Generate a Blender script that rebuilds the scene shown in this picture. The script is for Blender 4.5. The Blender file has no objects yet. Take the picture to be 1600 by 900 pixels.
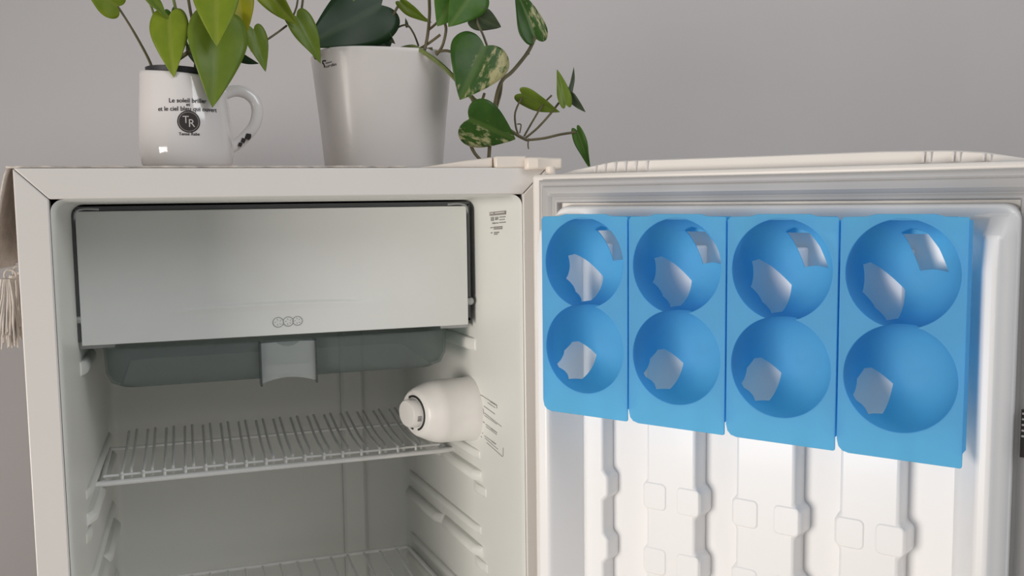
import bpy, bmesh, math, random
from math import sin, cos, pi, radians, sqrt
from mathutils import Vector, Matrix
random.seed(7)
scene = bpy.context.scene
COL = scene.collection

# ------------------------------------------------------------------ camera
F_PX = 1498.4
YAW, PITCH, ROLL = radians(18.767), radians(5.376), radians(-0.692)
CAM = Vector((.1308, -.8759, .8312))
FWD = Vector((sin(YAW)*cos(PITCH), cos(YAW)*cos(PITCH), -sin(PITCH)))
_r = Vector((cos(YAW), -sin(YAW), 0)); _u = _r.cross(FWD)
RIGHT = cos(ROLL)*_r + sin(ROLL)*_u
UP = -sin(ROLL)*_r + cos(ROLL)*_u
cam_data = bpy.data.cameras.new('camera'); cam = bpy.data.objects.new('camera', cam_data); COL.objects.link(cam)
cam_data.sensor_width = 36; cam_data.lens = F_PX/1600*36; cam_data.clip_start = .01
M = Matrix((RIGHT, UP, -FWD)).transposed().to_4x4(); M.translation = CAM
cam.matrix_world = M
scene.camera = cam

# ------------------------------------------------------------------ light
world = bpy.data.worlds.new('world'); scene.world = world; world.use_nodes = True
bg = world.node_tree.nodes['Background']; bg.inputs[0].default_value = (.99, 1, .985, 1); bg.inputs[1].default_value = .27
def area(name, loc, target, sx, sy, power, color):
    l = bpy.data.lights.new(name, 'AREA'); l.shape = 'RECTANGLE'; l.size = sx; l.size_y = sy; l.energy = power; l.color = color
    o = bpy.data.objects.new(name, l); COL.objects.link(o); o.location = loc
    o.rotation_euler = (Vector(target)-Vector(loc)).to_track_quat('-Z', 'Y').to_euler(); return o
lw = area('window_light_left', (-1.6, -.95, .42), (.50, -.15, .62), .8, .9, 4.8, (1, .925, .85)); lw.data.spread = radians(62)
area('window_light_right', (1.35, -1.6, 1.95), (.25, .15, .8), 1.1, 1.1, 14.5, (.96, .975, 1))
scene.view_settings.view_transform = 'Standard'; scene.view_settings.look = 'None'
scene.view_settings.exposure = 0; scene.view_settings.gamma = 1; scene.view_settings.use_curve_mapping = False

# ------------------------------------------------------------------ helpers
def at(px, py, y):
    """point on the plane y = const seen at that pixel"""
    R = FWD + RIGHT*((px-800)/F_PX) - UP*((py-450)/F_PX)
    return CAM + R*((y-CAM.y)/R.y)
def hit(px, py, P, N):
    R = FWD + RIGHT*((px-800)/F_PX) - UP*((py-450)/F_PX); P = Vector(P); N = Vector(N)
    return CAM + R*((P-CAM).dot(N)/R.dot(N))

MATS = {}
def mat(name, col, rough=.5, metal=0, spec=.5, coat=0, var=.04, scale=30, bump=0, bscale=400, transl=0, transp=0, tcol=None, sss=0):
    m = bpy.data.materials.new(name); m.use_nodes = True; nt = m.node_tree; N = nt.nodes; L = nt.links
    p = N['Principled BSDF']; out = N['Material Output']
    p.inputs['Roughness'].default_value = rough; p.inputs['Metallic'].default_value = metal
    p.inputs['Specular IOR Level'].default_value = spec; p.inputs['Coat Weight'].default_value = coat; p.inputs['Coat Roughness'].default_value = .08
    tc = N.new('ShaderNodeTexCoord'); nz = N.new('ShaderNodeTexNoise'); nz.inputs['Scale'].default_value = scale; nz.inputs['Detail'].default_value = 4
    L.new(tc.outputs['Object'], nz.inputs['Vector'])
    r = N.new('ShaderNodeValToRGB'); r.color_ramp.elements[0].position = .3; r.color_ramp.elements[1].position = .7
    r.color_ramp.elements[0].color = tuple(c*(1-var) for c in col)+(1,); r.color_ramp.elements[1].color = tuple(min(1, c*(1+var)) for c in col)+(1,)
    L.new(nz.outputs['Fac'], r.inputs['Fac']); L.new(r.outputs['Color'], p.inputs['Base Color'])
    if bump:
        b = N.new('ShaderNodeBump'); n2 = N.new('ShaderNodeTexNoise'); n2.inputs['Scale'].default_value = bscale
        L.new(tc.outputs['Object'], n2.inputs['Vector']); L.new(n2.outputs['Fac'], b.inputs['Height'])
        b.inputs['Strength'].default_value = bump; b.inputs['Distance'].default_value = .001; L.new(b.outputs['Normal'], p.inputs['Normal'])
    last = p.outputs[0]
    def mix(fac, sh):
        nonlocal last
        mx = N.new('ShaderNodeMixShader'); mx.inputs[0].default_value = fac
        L.new(last, mx.inputs[1]); L.new(sh.outputs[0], mx.inputs[2]); last = mx.outputs[0]
    if transl:
        t = N.new('ShaderNodeBsdfTranslucent'); L.new(r.outputs['Color'], t.inputs['Color']); mix(transl, t)
    if transp:
        t = N.new('ShaderNodeBsdfTransparent'); t.inputs['Color'].default_value = (tcol or col)+(1,); mix(transp, t)
    L.new(last, out.inputs['Surface'])
    MATS[name] = m; return m
def leaf_mat(name, base, edge, vein, patch=None, amount=.5):
    m = bpy.data.materials.new(name); m.use_nodes = True; nt = m.node_tree; N = nt.nodes; L = nt.links
    p = N['Principled BSDF']; p.inputs['Roughness'].default_value = .38; p.inputs['Specular IOR Level'].default_value = .4
    uv = N.new('ShaderNodeUVMap'); uv.uv_map = 'leaf'
    sep = N.new('ShaderNodeSeparateXYZ'); L.new(uv.outputs[0], sep.inputs[0])
    nz = N.new('ShaderNodeTexNoise'); nz.inputs['Scale'].default_value = 3.5; nz.inputs['Detail'].default_value = 5; L.new(uv.outputs[0], nz.inputs['Vector'])
    r = N.new('ShaderNodeValToRGB'); r.color_ramp.elements[0].position = .35; r.color_ramp.elements[1].position = .7
    r.color_ramp.elements[0].color = base+(1,); r.color_ramp.elements[1].color = edge+(1,); L.new(nz.outputs['Fac'], r.inputs['Fac'])
    col = r.outputs['Color']
    def mixc(fac, c):
        nonlocal col
        mx = N.new('ShaderNodeMix'); mx.data_type = 'RGBA'; L.new(fac, mx.inputs['Factor']); L.new(col, mx.inputs['A']); mx.inputs['B'].default_value = c+(1,); col = mx.outputs['Result']
    if patch:
        mp = N.new('ShaderNodeMapping'); mp.inputs['Scale'].default_value = (9, 3.2, 1); mp.inputs['Rotation'].default_value = (0, 0, .6); L.new(uv.outputs[0], mp.inputs[0])
        n2 = N.new('ShaderNodeTexNoise'); n2.inputs['Scale'].default_value = 1.0; n2.inputs['Detail'].default_value = 6; n2.inputs['Roughness'].default_value = .65; L.new(mp.outputs[0], n2.inputs['Vector'])
        ad = N.new('ShaderNodeMath'); ad.operation = 'MULTIPLY_ADD'; L.new(sep.outputs[0], ad.inputs[0]); ad.inputs[1].default_value = amount; L.new(n2.outputs['Fac'], ad.inputs[2])
        r2 = N.new('ShaderNodeValToRGB'); r2.color_ramp.elements[0].position = .56; r2.color_ramp.elements[1].position = .66; L.new(ad.outputs[0], r2.inputs['Fac'])
        mixc(r2.outputs['Color'], patch)
    ab = N.new('ShaderNodeMath'); ab.operation = 'ABSOLUTE'; L.new(sep.outputs[0], ab.inputs[0])
    r3 = N.new('ShaderNodeValToRGB'); r3.color_ramp.elements[0].position = .02; r3.color_ramp.elements[0].color = (.55,)*3+(1,); r3.color_ramp.elements[1].position = .06; r3.color_ramp.elements[1].color = (0, 0, 0, 1)
    L.new(ab.outputs[0], r3.inputs['Fac']); mixc(r3.outputs['Color'], vein)
    L.new(col, p.inputs['Base Color'])
    t = N.new('ShaderNodeBsdfTranslucent'); L.new(col, t.inputs['Color'])
    mx = N.new('ShaderNodeMixShader'); mx.inputs[0].default_value = .35; L.new(p.outputs[0], mx.inputs[1]); L.new(t.outputs[0], mx.inputs[2]); L.new(mx.outputs[0], N['Material Output'].inputs['Surface'])
    MATS[name] = m

mat('wall_paint', (.73, .695, .695), .8, var=.025, scale=3, bump=.15, bscale=180)
mat('floor_tile', (.60, .57, .54), .4, var=.06)
mat('enamel', (.74, .71, .68), .32, var=.015, scale=8)
mat('liner', (.72, .725, .69), .38, var=.015, scale=8)
mat('door_liner', (.90, .895, .90), .36, var=.01, scale=8, coat=.12)
mat('door_enamel', (.84, .80, .76), .3, var=.01)
mat('gasket', (.45, .44, .435), .42, var=.02)
mat('freezer_white', (.75, .765, .75), .35, var=.01)
mat('dark_metal', (.10, .105, .11), .45, .6)
mat('grey_metal', (.42, .43, .43), .35, .7)
mat('hinge_plastic', (.82, .74, .66), .35, var=.02)
mat('wire_white', (.86, .86, .85), .35, var=.04)
mat('smoke_plastic', (.34, .37, .37), .10, var=.03, transp=.80, tcol=(.80, .85, .84))
mat('smoke_edge', (.10, .11, .11), .15, var=.03, transp=.35, tcol=(.6, .65, .65))
mat('smoke_clear', (.62, .65, .65), .08, var=.03, transp=.62, tcol=(.92, .95, .94))
mat('knob_plastic', (.82, .80, .77), .35)
mat('slot_dark', (.02, .02, .02), .6)
mat('print_grey', (.24, .23, .22), .7)
mat('print_dark', (.035, .028, .028), .7)
mat('print_pale', (.62, .58, .56), .6)
mat('emblem_grey', (.30, .30, .30), .6)
mat('tray_blue', (.23, .71, .96), .55, spec=.3, var=.03, scale=20, transl=.5, transp=.22, tcol=(.40, .74, .97))
mat('ceramic', (.80, .765, .755), .08, var=.012, scale=12, coat=.6)
mat('planter_white', (.74, .70, .68), .34, var=.01, coat=.08)
mat('black_plastic', (.022, .022, .026), .5)
mat('soil', (.05, .035, .025), .9, var=.4, scale=120, bump=.8)
mat('cotton', (.80, .73, .67), .9, var=.10, scale=90, bump=.5, bscale=900, transl=.2)
mat('stem_brown', (.13, .11, .055), .55, var=.25, scale=60)
mat('stem_green', (.17, .21, .06), .5, var=.2, scale=60)
leaf_mat('leaf_lime', (.26, .37, .025), (.34, .43, .035), (.40, .46, .08))
leaf_mat('leaf_yellow', (.50, .47, .02), (.42, .44, .03), (.55, .52, .08))
leaf_mat('leaf_green', (.075, .20, .025), (.12, .26, .035), (.2, .32, .08))
leaf_mat('leaf_mid', (.19, .29, .03), (.24, .34, .04), (.26, .36, .08))
leaf_mat('leaf_dark', (.022, .065, .022), (.035, .085, .03), (.07, .13, .05))
leaf_mat('leaf_variegated', (.045, .13, .018), (.075, .18, .025), (.16, .26, .06), (.62, .58, .30), .50)
leaf_mat('leaf_marbled', (.045, .13, .018), (.075, .18, .025), (.16, .26, .06), (.62, .60, .32), -.34)
leaf_mat('leaf_grey', (.10, .14, .075), (.13, .17, .09), (.17, .2, .11))

PW = {}   # world matrices of parents
def link(o, parent=None, world=None):
    COL.objects.link(o)
    world = world or Matrix.Identity(4)
    if parent is not None:
        o.parent = parent; o.matrix_parent_inverse = PW[parent.name].inverted()
    o.matrix_basis = world
    PW[o.name] = world
    return o
def tag(o, label=None, cat=None, group=None, kind=None):
    if label: o['label'] = label
    if cat: o['category'] = cat
    if group: o['group'] = group
    if kind: o['kind'] = kind
    return o
def empty(name, loc, rz=0):
    o = bpy.data.objects.new(name, None); o.empty_display_size = .05
    return link(o, None, Matrix.Translation(loc) @ Matrix.Rotation(rz, 4, 'Z'))
def finish(me, m, smooth=True, angle=35):
    me.materials.append(MATS[m] if isinstance(m, str) else m)
    if smooth:
        me.shade_smooth(); me.set_sharp_from_angle(angle=radians(angle))
def obj(name, bm, m, parent=None, world=None, bevel=0, seg=2, smooth=True, angle=35, solid=0, label=None):
    bmesh.ops.recalc_face_normals(bm, faces=bm.faces)
    me = bpy.data.meshes.new(name); bm.to_mesh(me); bm.free(); finish(me, m, smooth, angle)
    o = bpy.data.objects.new(name, me); link(o, parent, world)
    if solid:
        s = o.modifiers.new('solid', 'SOLIDIFY'); s.thickness = solid; s.offset = 0
    if bevel:
        b = o.modifiers.new('bevel', 'BEVEL'); b.width = bevel; b.segments = seg; b.limit_method = 'ANGLE'; b.angle_limit = radians(40)
    if label: o['label'] = label
    return o
def clone(o, parent, world, name=None):
    c = o.copy(); c.parent = None; link(c, parent, world); return c
def BM(): return bmesh.new()
def box(bm, x0, x1, y0, y1, z0, z1):
    v = [bm.verts.new((x, y, z)) for x in (x0, x1) for y in (y0, y1) for z in (z0, z1)]
    for f in ((0, 1, 3, 2), (4, 6, 7, 5), (0, 4, 5, 1), (2, 3, 7, 6), (0, 2, 6, 4), (1, 5, 7, 3)): bm.faces.new([v[i] for i in f])
def prism(bm, pts, f0, f1):
    """pts polygon; f0,f1 map a 2-d point to 3-d"""
    a = [bm.verts.new(f0(p)) for p in pts]; b = [bm.verts.new(f1(p)) for p in pts]; n = len(pts)
    bm.faces.new(a); bm.faces.new(b[::-1])
    for i in range(n): bm.faces.new((a[i], b[i], b[(i+1) % n], a[(i+1) % n]))
def smooth_path(P, n=6):
    P = [Vector(p) for p in P]; out = []
    for i in range(len(P)-1):
        p0 = P[max(i-1, 0)]; p1 = P[i]; p2 = P[i+1]; p3 = P[min(i+2, len(P)-1)]
        for k in range(n):
            t = k/n; out.append(.5*((2*p1)+(p2-p0)*t+(2*p0-5*p1+4*p2-p3)*t*t+(3*p1-p0-3*p2+p3)*t**3))
    out.append(P[-1]); return out
def tube(bm, P, r, seg=8, r1=None, closed=False, flat=1):
    P = [Vector(p) for p in P]; n = len(P); rings = []; nrm = None
    for i, p in enumerate(P):
        if closed: t = P[(i+1) % n]-P[i-1]
        else: t = P[min(i+1, n-1)]-P[max(i-1, 0)]
        t.normalize()
        if nrm is None:
            a = Vector((0, 0, 1)) if abs(t.z) < .9 else Vector((1, 0, 0)); nrm = t.cross(a).normalized()
        else: nrm = (nrm-t*nrm.dot(t)).normalized()
        b = t.cross(nrm); rr = r if r1 is None else r+(r1-r)*i/(n-1)
        rings.append([bm.verts.new(p+(nrm*cos(2*pi*k/seg)*flat+b*sin(2*pi*k/seg))*rr) for k in range(seg)])
    for i in range(n if closed else n-1):
        A = rings[i]; B = rings[(i+1) % n]
        for k in range(seg): bm.faces.new((A[k], A[(k+1) % seg], B[(k+1) % seg], B[k]))
    if not closed: bm.faces.new(rings[0][::-1]); bm.faces.new(rings[-1])
def lathe(bm, prof, n=48, mp=None):
    """prof: list of (r, h); r=0 ends close"""
    mp = mp or (lambda r, a, h: (r*cos(a), r*sin(a), h)); rings = []
    for r, h in prof:
        if r < 1e-6: rings.append([bm.verts.new(mp(0, 0, h))])
        else: rings.append([bm.verts.new(mp(r, 2*pi*k/n, h)) for k in range(n)])
    for A, B in zip(rings, rings[1:]):
        for k in range(n):
            k2 = (k+1) % n
            if len(A) == 1 and len(B) > 1: bm.faces.new((A[0], B[k], B[k2]))
            elif len(B) == 1 and len(A) > 1: bm.faces.new((A[k], A[k2], B[0]))
            elif len(A) > 1: bm.faces.new((A[k], A[k2], B[k2], B[k]))
def rrect(x0, x1, z0, z1, r, n=6):
    out = []
    for cx, cz, a0 in ((x1-r, z1-r, 0), (x0+r, z1-r, pi/2), (x0+r, z0+r, pi), (x1-r, z0+r, 1.5*pi)):
        for k in range(n+1):
            a = a0+pi/2*k/n; out.append((cx+r*cos(a), cz+r*sin(a)))
    return out
def loft(bm, rings, cap0=False, cap1=False):
    R = [[bm.verts.new(p) for p in ring] for ring in rings]; n = len(R[0])
    for A, B in zip(R, R[1:]):
        for k in range(n): bm.faces.new((A[k], A[(k+1) % n], B[(k+1) % n], B[k]))
    if cap0: bm.faces.new(R[0])
    if cap1: bm.faces.new(R[-1])
def text_bm(body, size, mp, bm=None, align='CENTER', bold=False):
    """lettering as real thin mesh; mp maps (x, y, h) to 3-d"""
    cu = bpy.data.curves.new('lettering', 'FONT'); cu.body = body; cu.size = size; cu.align_x = align; cu.align_y = 'CENTER'
    cu.extrude = .00008; cu.resolution_u = 3; cu.offset = size*.012 if bold else 0
    o = bpy.data.objects.new('lettering', cu); COL.objects.link(o)
    dg = bpy.context.evaluated_depsgraph_get(); me = bpy.data.meshes.new_from_object(o.evaluated_get(dg))
    bm = bm or BM(); off = [bm.verts.new(mp(*v.co)) for v in me.vertices]
    for f in me.polygons:
        try: bm.faces.new([off[i] for i in f.vertices])
        except ValueError: pass
    bpy.data.objects.remove(o); bpy.data.curves.remove(cu); bpy.data.meshes.remove(me); return bm

# ------------------------------------------------------------------ the room
bm = BM(); box(bm, -3.2, 3.2, .60, .72, 0, 2.7); tag(obj('wall_back', bm, 'wall_paint', smooth=False), 'plain grey painted wall behind the refrigerator', 'wall', kind='structure')
bm = BM(); box(bm, -3.2, 3.2, -3.5, .60, -.1, 0); tag(obj('floor', bm, 'floor_tile', smooth=False), 'plain floor under the refrigerator', 'floor', kind='structure')

# ------------------------------------------------------------------ refrigerator
W, TOP, DEP = .466, .86, .47
fridge = tag(empty('refrigerator', (W/2, DEP/2, 0)), 'small white refrigerator with its door standing open', 'refrigerator')
# outer cabinet: an open shell
bm = BM()
box(bm, 0, .02, .004, DEP, .025, TOP); box(bm, W-.02, W, .004, DEP, .025, TOP)
box(bm, .02, W-.02, .004, DEP, TOP-.018, TOP); box(bm, .02, W-.02, .004, DEP, .025, .06); box(bm, .02, W-.02, DEP-.04, DEP, .06, TOP-.018)
obj('cabinet_shell', bm, 'enamel', fridge, bevel=.002)
for x in (.04, W-.04):
    for y in (.05, .42):
        bm = BM(); lathe(bm, [(0, 0), (.016, 0), (.018, .004), (.018, .024), (0, .024)], 16); obj('foot', bm, 'black_plastic', fridge, Matrix.Translation((x, y, .001)))
# front frame: four mitred strips
XI0, XI1, ZI0, ZI1 = .026, .440, .085, .8345
def strip(pts, name='frame_strip'):
    bm = BM(); prism(bm, pts, lambda p: (p[0], -.001, p[1]), lambda p: (p[0], .012, p[1])); return obj(name, bm, 'enamel', fridge, bevel=.0012)
g = .0004
strip([(0, TOP-g), (XI0-g, ZI1-g), (XI0-g, ZI0), (0, .03)]); strip([(W, TOP-g), (XI1+g, ZI1-g), (XI1+g, ZI0), (W, .03)])
strip([(g, TOP), (W-g, TOP), (XI1, ZI1), (XI0, ZI1)]); strip([(g, .03), (W-g, .03), (XI1, ZI0), (XI0, ZI0)])
# inner liner
def wl(y): return .0285+.0145*y
def wr(y): return .4372-.0945*y
bm = BM(); secs = []
for y, dx, dz, r in ((.001, .0, 0, .010), (.003, .0015, .0012, .011), (.008, .0026, .0026, .014)):
    secs.append([(x, y, z) for x, z in rrect(XI0+dx, XI1-dx, ZI0+dz, ZI1-dz, .011)])
for y in (.02, .06, .12, .20, .28, .34, .368):
    secs.append([(x, y, z) for x, z in rrect(wl(y), wr(y), .09, .832-.02*y, .011)])
secs.append([(x, .376, z) for x, z in rrect(wl(.38)+.003, wr(.38)-.003, .094, .82, .012)])
secs.append([(x, .380, z) for x, z in rrect(wl(.38)+.010, wr(.38)-.010, .10, .812, .012)])
loft(bm, secs, cap1=True)
obj('liner', bm, 'liner', fridge, angle=50)
# back wall pillar and mouldings
bm = BM(); prism(bm, [(.316, .376), (.320, .3725), (.343, .3725), (.347, .376), (.347, .381), (.316, .381)], lambda p: (p[0], p[1], .12), lambda p: (p[0], p[1], .80)); obj('back_rib', bm, 'liner', fridge, bevel=.001)
# shelf rails moulded in the side walls
def rail(side, z, y0, y1, h, proud, drop=0):
    bm = BM(); rings = []
    for y, k in ((y0, .15), (y0+.012, 1), ((y0+y1)/2, 1), (y1-.012, 1), (y1, .15)):
        base = wr(y) if side > 0 else wl(y); pr = proud*k; dz = drop*(y-y0)
        f = -1 if side > 0 else 1
        rings.append([(base-f*.004, y, z+h/2+dz), (base+f*pr*.6, y, z+h/2+dz), (base+f*pr, y, z+h*.2+dz), (base+f*pr, y, z-h*.3+dz), (base+f*pr*.5, y, z-h/2+dz), (base-f*.004, y, z-h/2+dz)])
    loft(bm, rings, True, True); return obj('shelf_rail', bm, 'liner', fridge, bevel=.0012, angle=60)
for z in (.5235, .4385, .3535, .2685, .1835):
    for s in (1, -1):
        rail(s, z+.004, .105, .226, .013, .0085); rail(s, z+.002, .233, .366, .013, .0085)
        rail(s, z+.027, .110, .362, .010, .0045)
        rail(s, z-.011, .094, .130, .011, .004)
rail(-1, .672, .118, .22, .014, .006); rail(1, .672, .118, .22, .014, .006)
# freezer box and its flap
FX0, FX1, FZ0, FZ1, FY = .0335, .4163, .6955, .8232, .112
bm = BM(); box(bm, FX0-.001, FX1+.004, FY+.006, .33, FZ0+.004, FZ0+.0065); box(bm, FX0-.001, FX1+.004, FY+.006, .33, FZ1-.004+.004, FZ1+.0045)
box(bm, FX0-.0015, FX0+.002, FY+.006, .33, FZ0+.004, FZ1+.004); box(bm, FX1+.001, FX1+.0045, FY+.006, .33, FZ0+.004, FZ1+.004); box(bm, FX0, FX1, .325, .33, FZ0+.004, FZ1)
obj('freezer_box', bm, 'dark_metal', fridge)
bm = BM(); n = 24; rings = []
for k in range(n+1):       # flap: gently curved sheet with an embossed pull lip near its lower edge
    u = k/n; x = FX0+(FX1-FX0)*u
    lip = max(0, 1-((u-.48)/.33)**2)
    prof = [(FZ0, .0), (FZ0+.010, .0), (FZ0+.0225+.002*lip, -.0002), (FZ0+.0255+.003*lip, -.0016*lip), (FZ0+.028+.004*lip, -.0030*lip), (FZ0+.031+.004*lip, .0006*lip), (FZ0+.040, .0), (FZ1-.03, .0), (FZ1, .001)]
    rings.append([(x, FY+d, z) for z, d in prof]+[(x, FY+.005, FZ1), (x, FY+.005, FZ0)])
loft(bm, rings, True, True); fdoor = obj('freezer_door', bm, 'freezer_white', fridge, bevel=.0006, angle=25)
bm = BM()
for cx, cz, r in ((.2162, .7086, .0050), (.2262, .7089, .0048), (.2354, .7091, .0046)):
    tube(bm, [(cx+r*cos(a)*1.05, FY-.0003, cz+r*sin(a)) for a in [2*pi*k/20 for k in range(20)]], .00034, 6, closed=True)
    for a in (.3, 1.5, 2.8, 4.2, 5.3):
        tube(bm, [(cx+r*.35*cos(a), FY-.0002, cz+r*.35*sin(a)), (cx+r*.7*cos(a+.4), FY-.0002, cz+r*.7*sin(a+.4))], .00022, 5)
obj('frost_emblem', bm, 'emblem_grey', fdoor, label='printed row of three frost circles')
for x in (FX0-.0022, FX1+.0028):
    bm = BM(); lathe(bm, [(0, -.004), (.0035, -.004), (.0045, -.002), (.0045, .002), (.003, .004), (0, .004)], 20, lambda r, a, h: (h, r*cos(a), r*sin(a))); obj('pivot_pin', bm, 'grey_metal', fridge, Matrix.Translation((x, FY+.004, .7205)))
def wire_bracket(x, sgn):
    bm = BM(); tube(bm, smooth_path([(x+sgn*.022, FY+.002, FZ1+.0018), (x+sgn*.008, FY+.002, FZ1+.0022), (x+sgn*.001, FY+.002, FZ1-.002), (x-sgn*.001, FY+.003, FZ1-.018)]), .0014, 8); obj('corner_bracket', bm, 'grey_metal', fridge)
wire_bracket(FX0-.001, 1); wire_bracket(FX1+.0015, -1)
bm = BM(); box(bm, FX0-.0035, FX0-.0005, FY+.001, FY+.012, FZ0+.004, FZ1+.003); box(bm, FX0-.003, FX1+.003, FY+.001, FY+.012, FZ1+.0006, FZ1+.0045); box(bm, FX1+.0008, FX1+.0035, FY+.001, FY+.012, FZ0+.03, FZ1+.002); obj('freezer_seal', bm, 'dark_metal', fridge)
for x0, x1 in ((.030, .062), (.388, FX1+.002)):
    bm = BM(); box(bm, x0, x1, FY+.012, .30, FZ0-.0035, FZ0-.001); box(bm, x0, x1, FY+.010, FY+.014, FZ0-.0045, FZ0+.003); obj('tray_runner', bm, 'grey_metal', fridge, bevel=.0006)
# thermostat housing on the right wall
TC = (.136, .598)
def tmap(r, a, h):      # the dial end is cut obliquely, towards the door opening
    w = min(1, max(0, (.402-h)/.038)); return (h+.004*w-.36*r*cos(a)*w, TC[0]+r*cos(a), TC[1]+r*sin(a))
bm = BM(); lathe(bm, [(.0362, .430), (.0358, .4195), (.035, .4185), (.0348, .385), (.0340, .378), (.0318, .371), (.0285, .3635), (.0262, .3590), (.0235, .3567), (0, .3567)], 40, tmap); th = obj('thermostat_housing', bm, 'knob_plastic', fridge, angle=40)
bm = BM(); lathe(bm, [(.0160, .3575), (.0155, .349), (.0140, .3472), (0, .3472)], 28, tmap)
obj('knob', bm, 'knob_plastic', th)
bm = BM(); tube(bm, [tmap(.0185, a, .3563) for a in [radians(60+k*9) for k in range(22)]], .0013, 6); tube(bm, [tmap(.0185, a, .3563) for a in [radians(280+k*8) for k in range(6)]], .0012, 6); obj('knob_slot', bm, 'slot_dark', th)
bm = BM()
for k in range(4): tube(bm, [tmap(.0161, pi+.06+.1*k, .3505), tmap(.0162, pi+.06+.1*k, .3545)], .00035, 5)
obj('dial_marks', bm, 'print_dark', th)
# printed matter on the right inner wall
WN = Vector((1, .0945, 0)).normalized(); WP = Vector((.4372, 0, 0))-WN*.0006
def wpt(px, py): return hit(px, py, WP, WN)
def wline(bm, a, b, wpx):
    A = wpt(*a); B = wpt(*b); t = (B-A).normalized(); s = t.cross(WN).normalized()*(wpx*SW)
    v = [bm.verts.new(p+q) for q in (Vector(), WN*.0004) for p in (A-s, A+s, B+s, B-s)]
    for f in ((0, 1, 2, 3), (7, 6, 5, 4), (0, 4, 5, 1), (1, 5, 6, 2), (2, 6, 7, 3), (3, 7, 4, 0)): bm.faces.new([v[i] for i in f])
SW = .00034
bm = BM()
def Z(x, y): return (730+x/10, 310+y/10)
for a, b, w in (((348, 245), (600, 220), 5.5), ((365, 300), (412, 297), 1.3), ((365, 322), (412, 319), 1.6), ((367, 345), (412, 342), 1.6), ((432, 298), (478, 294), 1.2), ((434, 325), (455, 323), 3), ((465, 320), (478, 319), 2.6),
                ((500, 293), (592, 286), 1.3), ((500, 334), (580, 327), 1.2), ((500, 379), (596, 371), 1.4), ((392, 390), (430, 387), 2.2), ((440, 387), (480, 384), 1.5), ((360, 460), (396, 456), 1.4), ((410, 452), (545, 443), 1.8), ((412, 478), (543, 470), 1.9), ((366, 540), (388, 537), 1.5), ((415, 535), (492, 529), 1.6), ((416, 560), (470, 556), 1.6)):
    wline(bm, Z(*a), Z(*b), w)
obj('rating_label', bm, 'print_grey', fridge, smooth=False, label='small block of grey printed rating text')
bm = BM()
for k, (a, b, w) in enumerate((((365, 238), (420, 232), 1.6), ((440, 230), (590, 214), 1.6))): wline(bm, Z(*a), Z(*b), w)
o = obj('rating_label_letters', bm, 'print_pale', fridge, Matrix.Translation(-WN*.0006), smooth=False)
SW = .00017
bm = BM()
def Y(x, y): return (600+x/5.627, 560+y/5.627)
for a, b, w in (((845, 320), (980, 405), .9), ((910, 390), (975, 435), .9), ((930, 380), (985, 415), .7), ((988, 405), (990, 440), .8), ((838, 422), (852, 470), 1.6), ((852, 470), (858, 540), 1.8), ((858, 540), (854, 610), 1.8), ((854, 610), (845, 655), 1.6), ((875, 420), (972, 490), 1.1),
                ((870, 440), (875, 490), .6), ((880, 480), (1030, 600), .8), ((880, 500), (990, 580), .6), ((890, 578), (992, 655), .8), ((895, 600), (990, 672), .7), ((940, 620), (990, 655), 1.2), ((880, 680), (980, 752), .9), ((885, 700), (1000, 800), .6), ((900, 740), (1040, 865), .8), ((1045, 785), (1045, 862), .7), ((945, 730), (980, 755), 1.5), ((870, 555), (880, 568), 1.6), ((845, 398), (852, 402), 1.6), ((860, 655), (866, 660), 1.6), ((850, 685), (856, 692), 1.6)):
    wline(bm, Y(*a), Y(*b), w)
obj('dial_instructions', bm, 'print_grey', fridge, smooth=False, label='fine printed dial instructions')
# hinge cover on top
def profile_part(name, pts, y0, y1, m, bevel=.0015):
    bm = BM(); prism(bm, pts, lambda p: (p[0], y0, p[1]), lambda p: (p[0], y1, p[1])); return obj(name, bm, m, fridge, bevel=bevel)
profile_part('hinge_cover_wing', [(.338, TOP-.0002), (.4120, TOP-.0002), (.4120, .8700), (.385, .8668)], .004, .07, 'hinge_plastic')
profile_part('hinge_cover', [(.4130, TOP-.0002), (.4440, TOP-.0002), (.4440, .8712), (.4130, .8706)], -.002, .07, 'hinge_plastic')
bm = BM(); prism(bm, [(.442, .075), (.442, -.008), (.452, -.012), (.466, -.008), (.478, -.010), (.4785, .012), (.466, .075)], lambda p: (p[0], p[1], .8578), lambda p: (p[0], p[1], .8695-.02*max(0, p[0]-.452))); obj('hinge_arm_cover', bm, 'hinge_plastic', fridge, bevel=.002)
bm = BM(); lathe(bm, [(0, .846), (.0045, .846), (.0045, .860), (0, .860)], 16); obj('hinge_pin', bm, 'hinge_plastic', fridge, Matrix.Translation((.461, -.022, 0)))

# ------------------------------------------------------------------ door (local: x along the door, -y towards its inner side, z up)
DA = radians(54.24)
DO = Vector((.4441, -.035, 0)); DM = Matrix.Translation(DO) @ Matrix.Rotation(-DA, 4, 'Z')
DZ0, DZ1 = .035, .8525
bm = BM(); pts = []
for k in range(13):
    u = k/12; s = -.012+.457*u; pts.append((s, .040+.014*(1-(2*u-1)**2)))
pts = [(.445, .006), (-.012, .006)]+pts
prism(bm, pts, lambda p: (p[0], p[1], DZ0), lambda p: (p[0], p[1], DZ1)); door = obj('door', bm, 'door_enamel', fridge, DM, bevel=.003, label='white refrigerator door seen from its moulded inner side')
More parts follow.
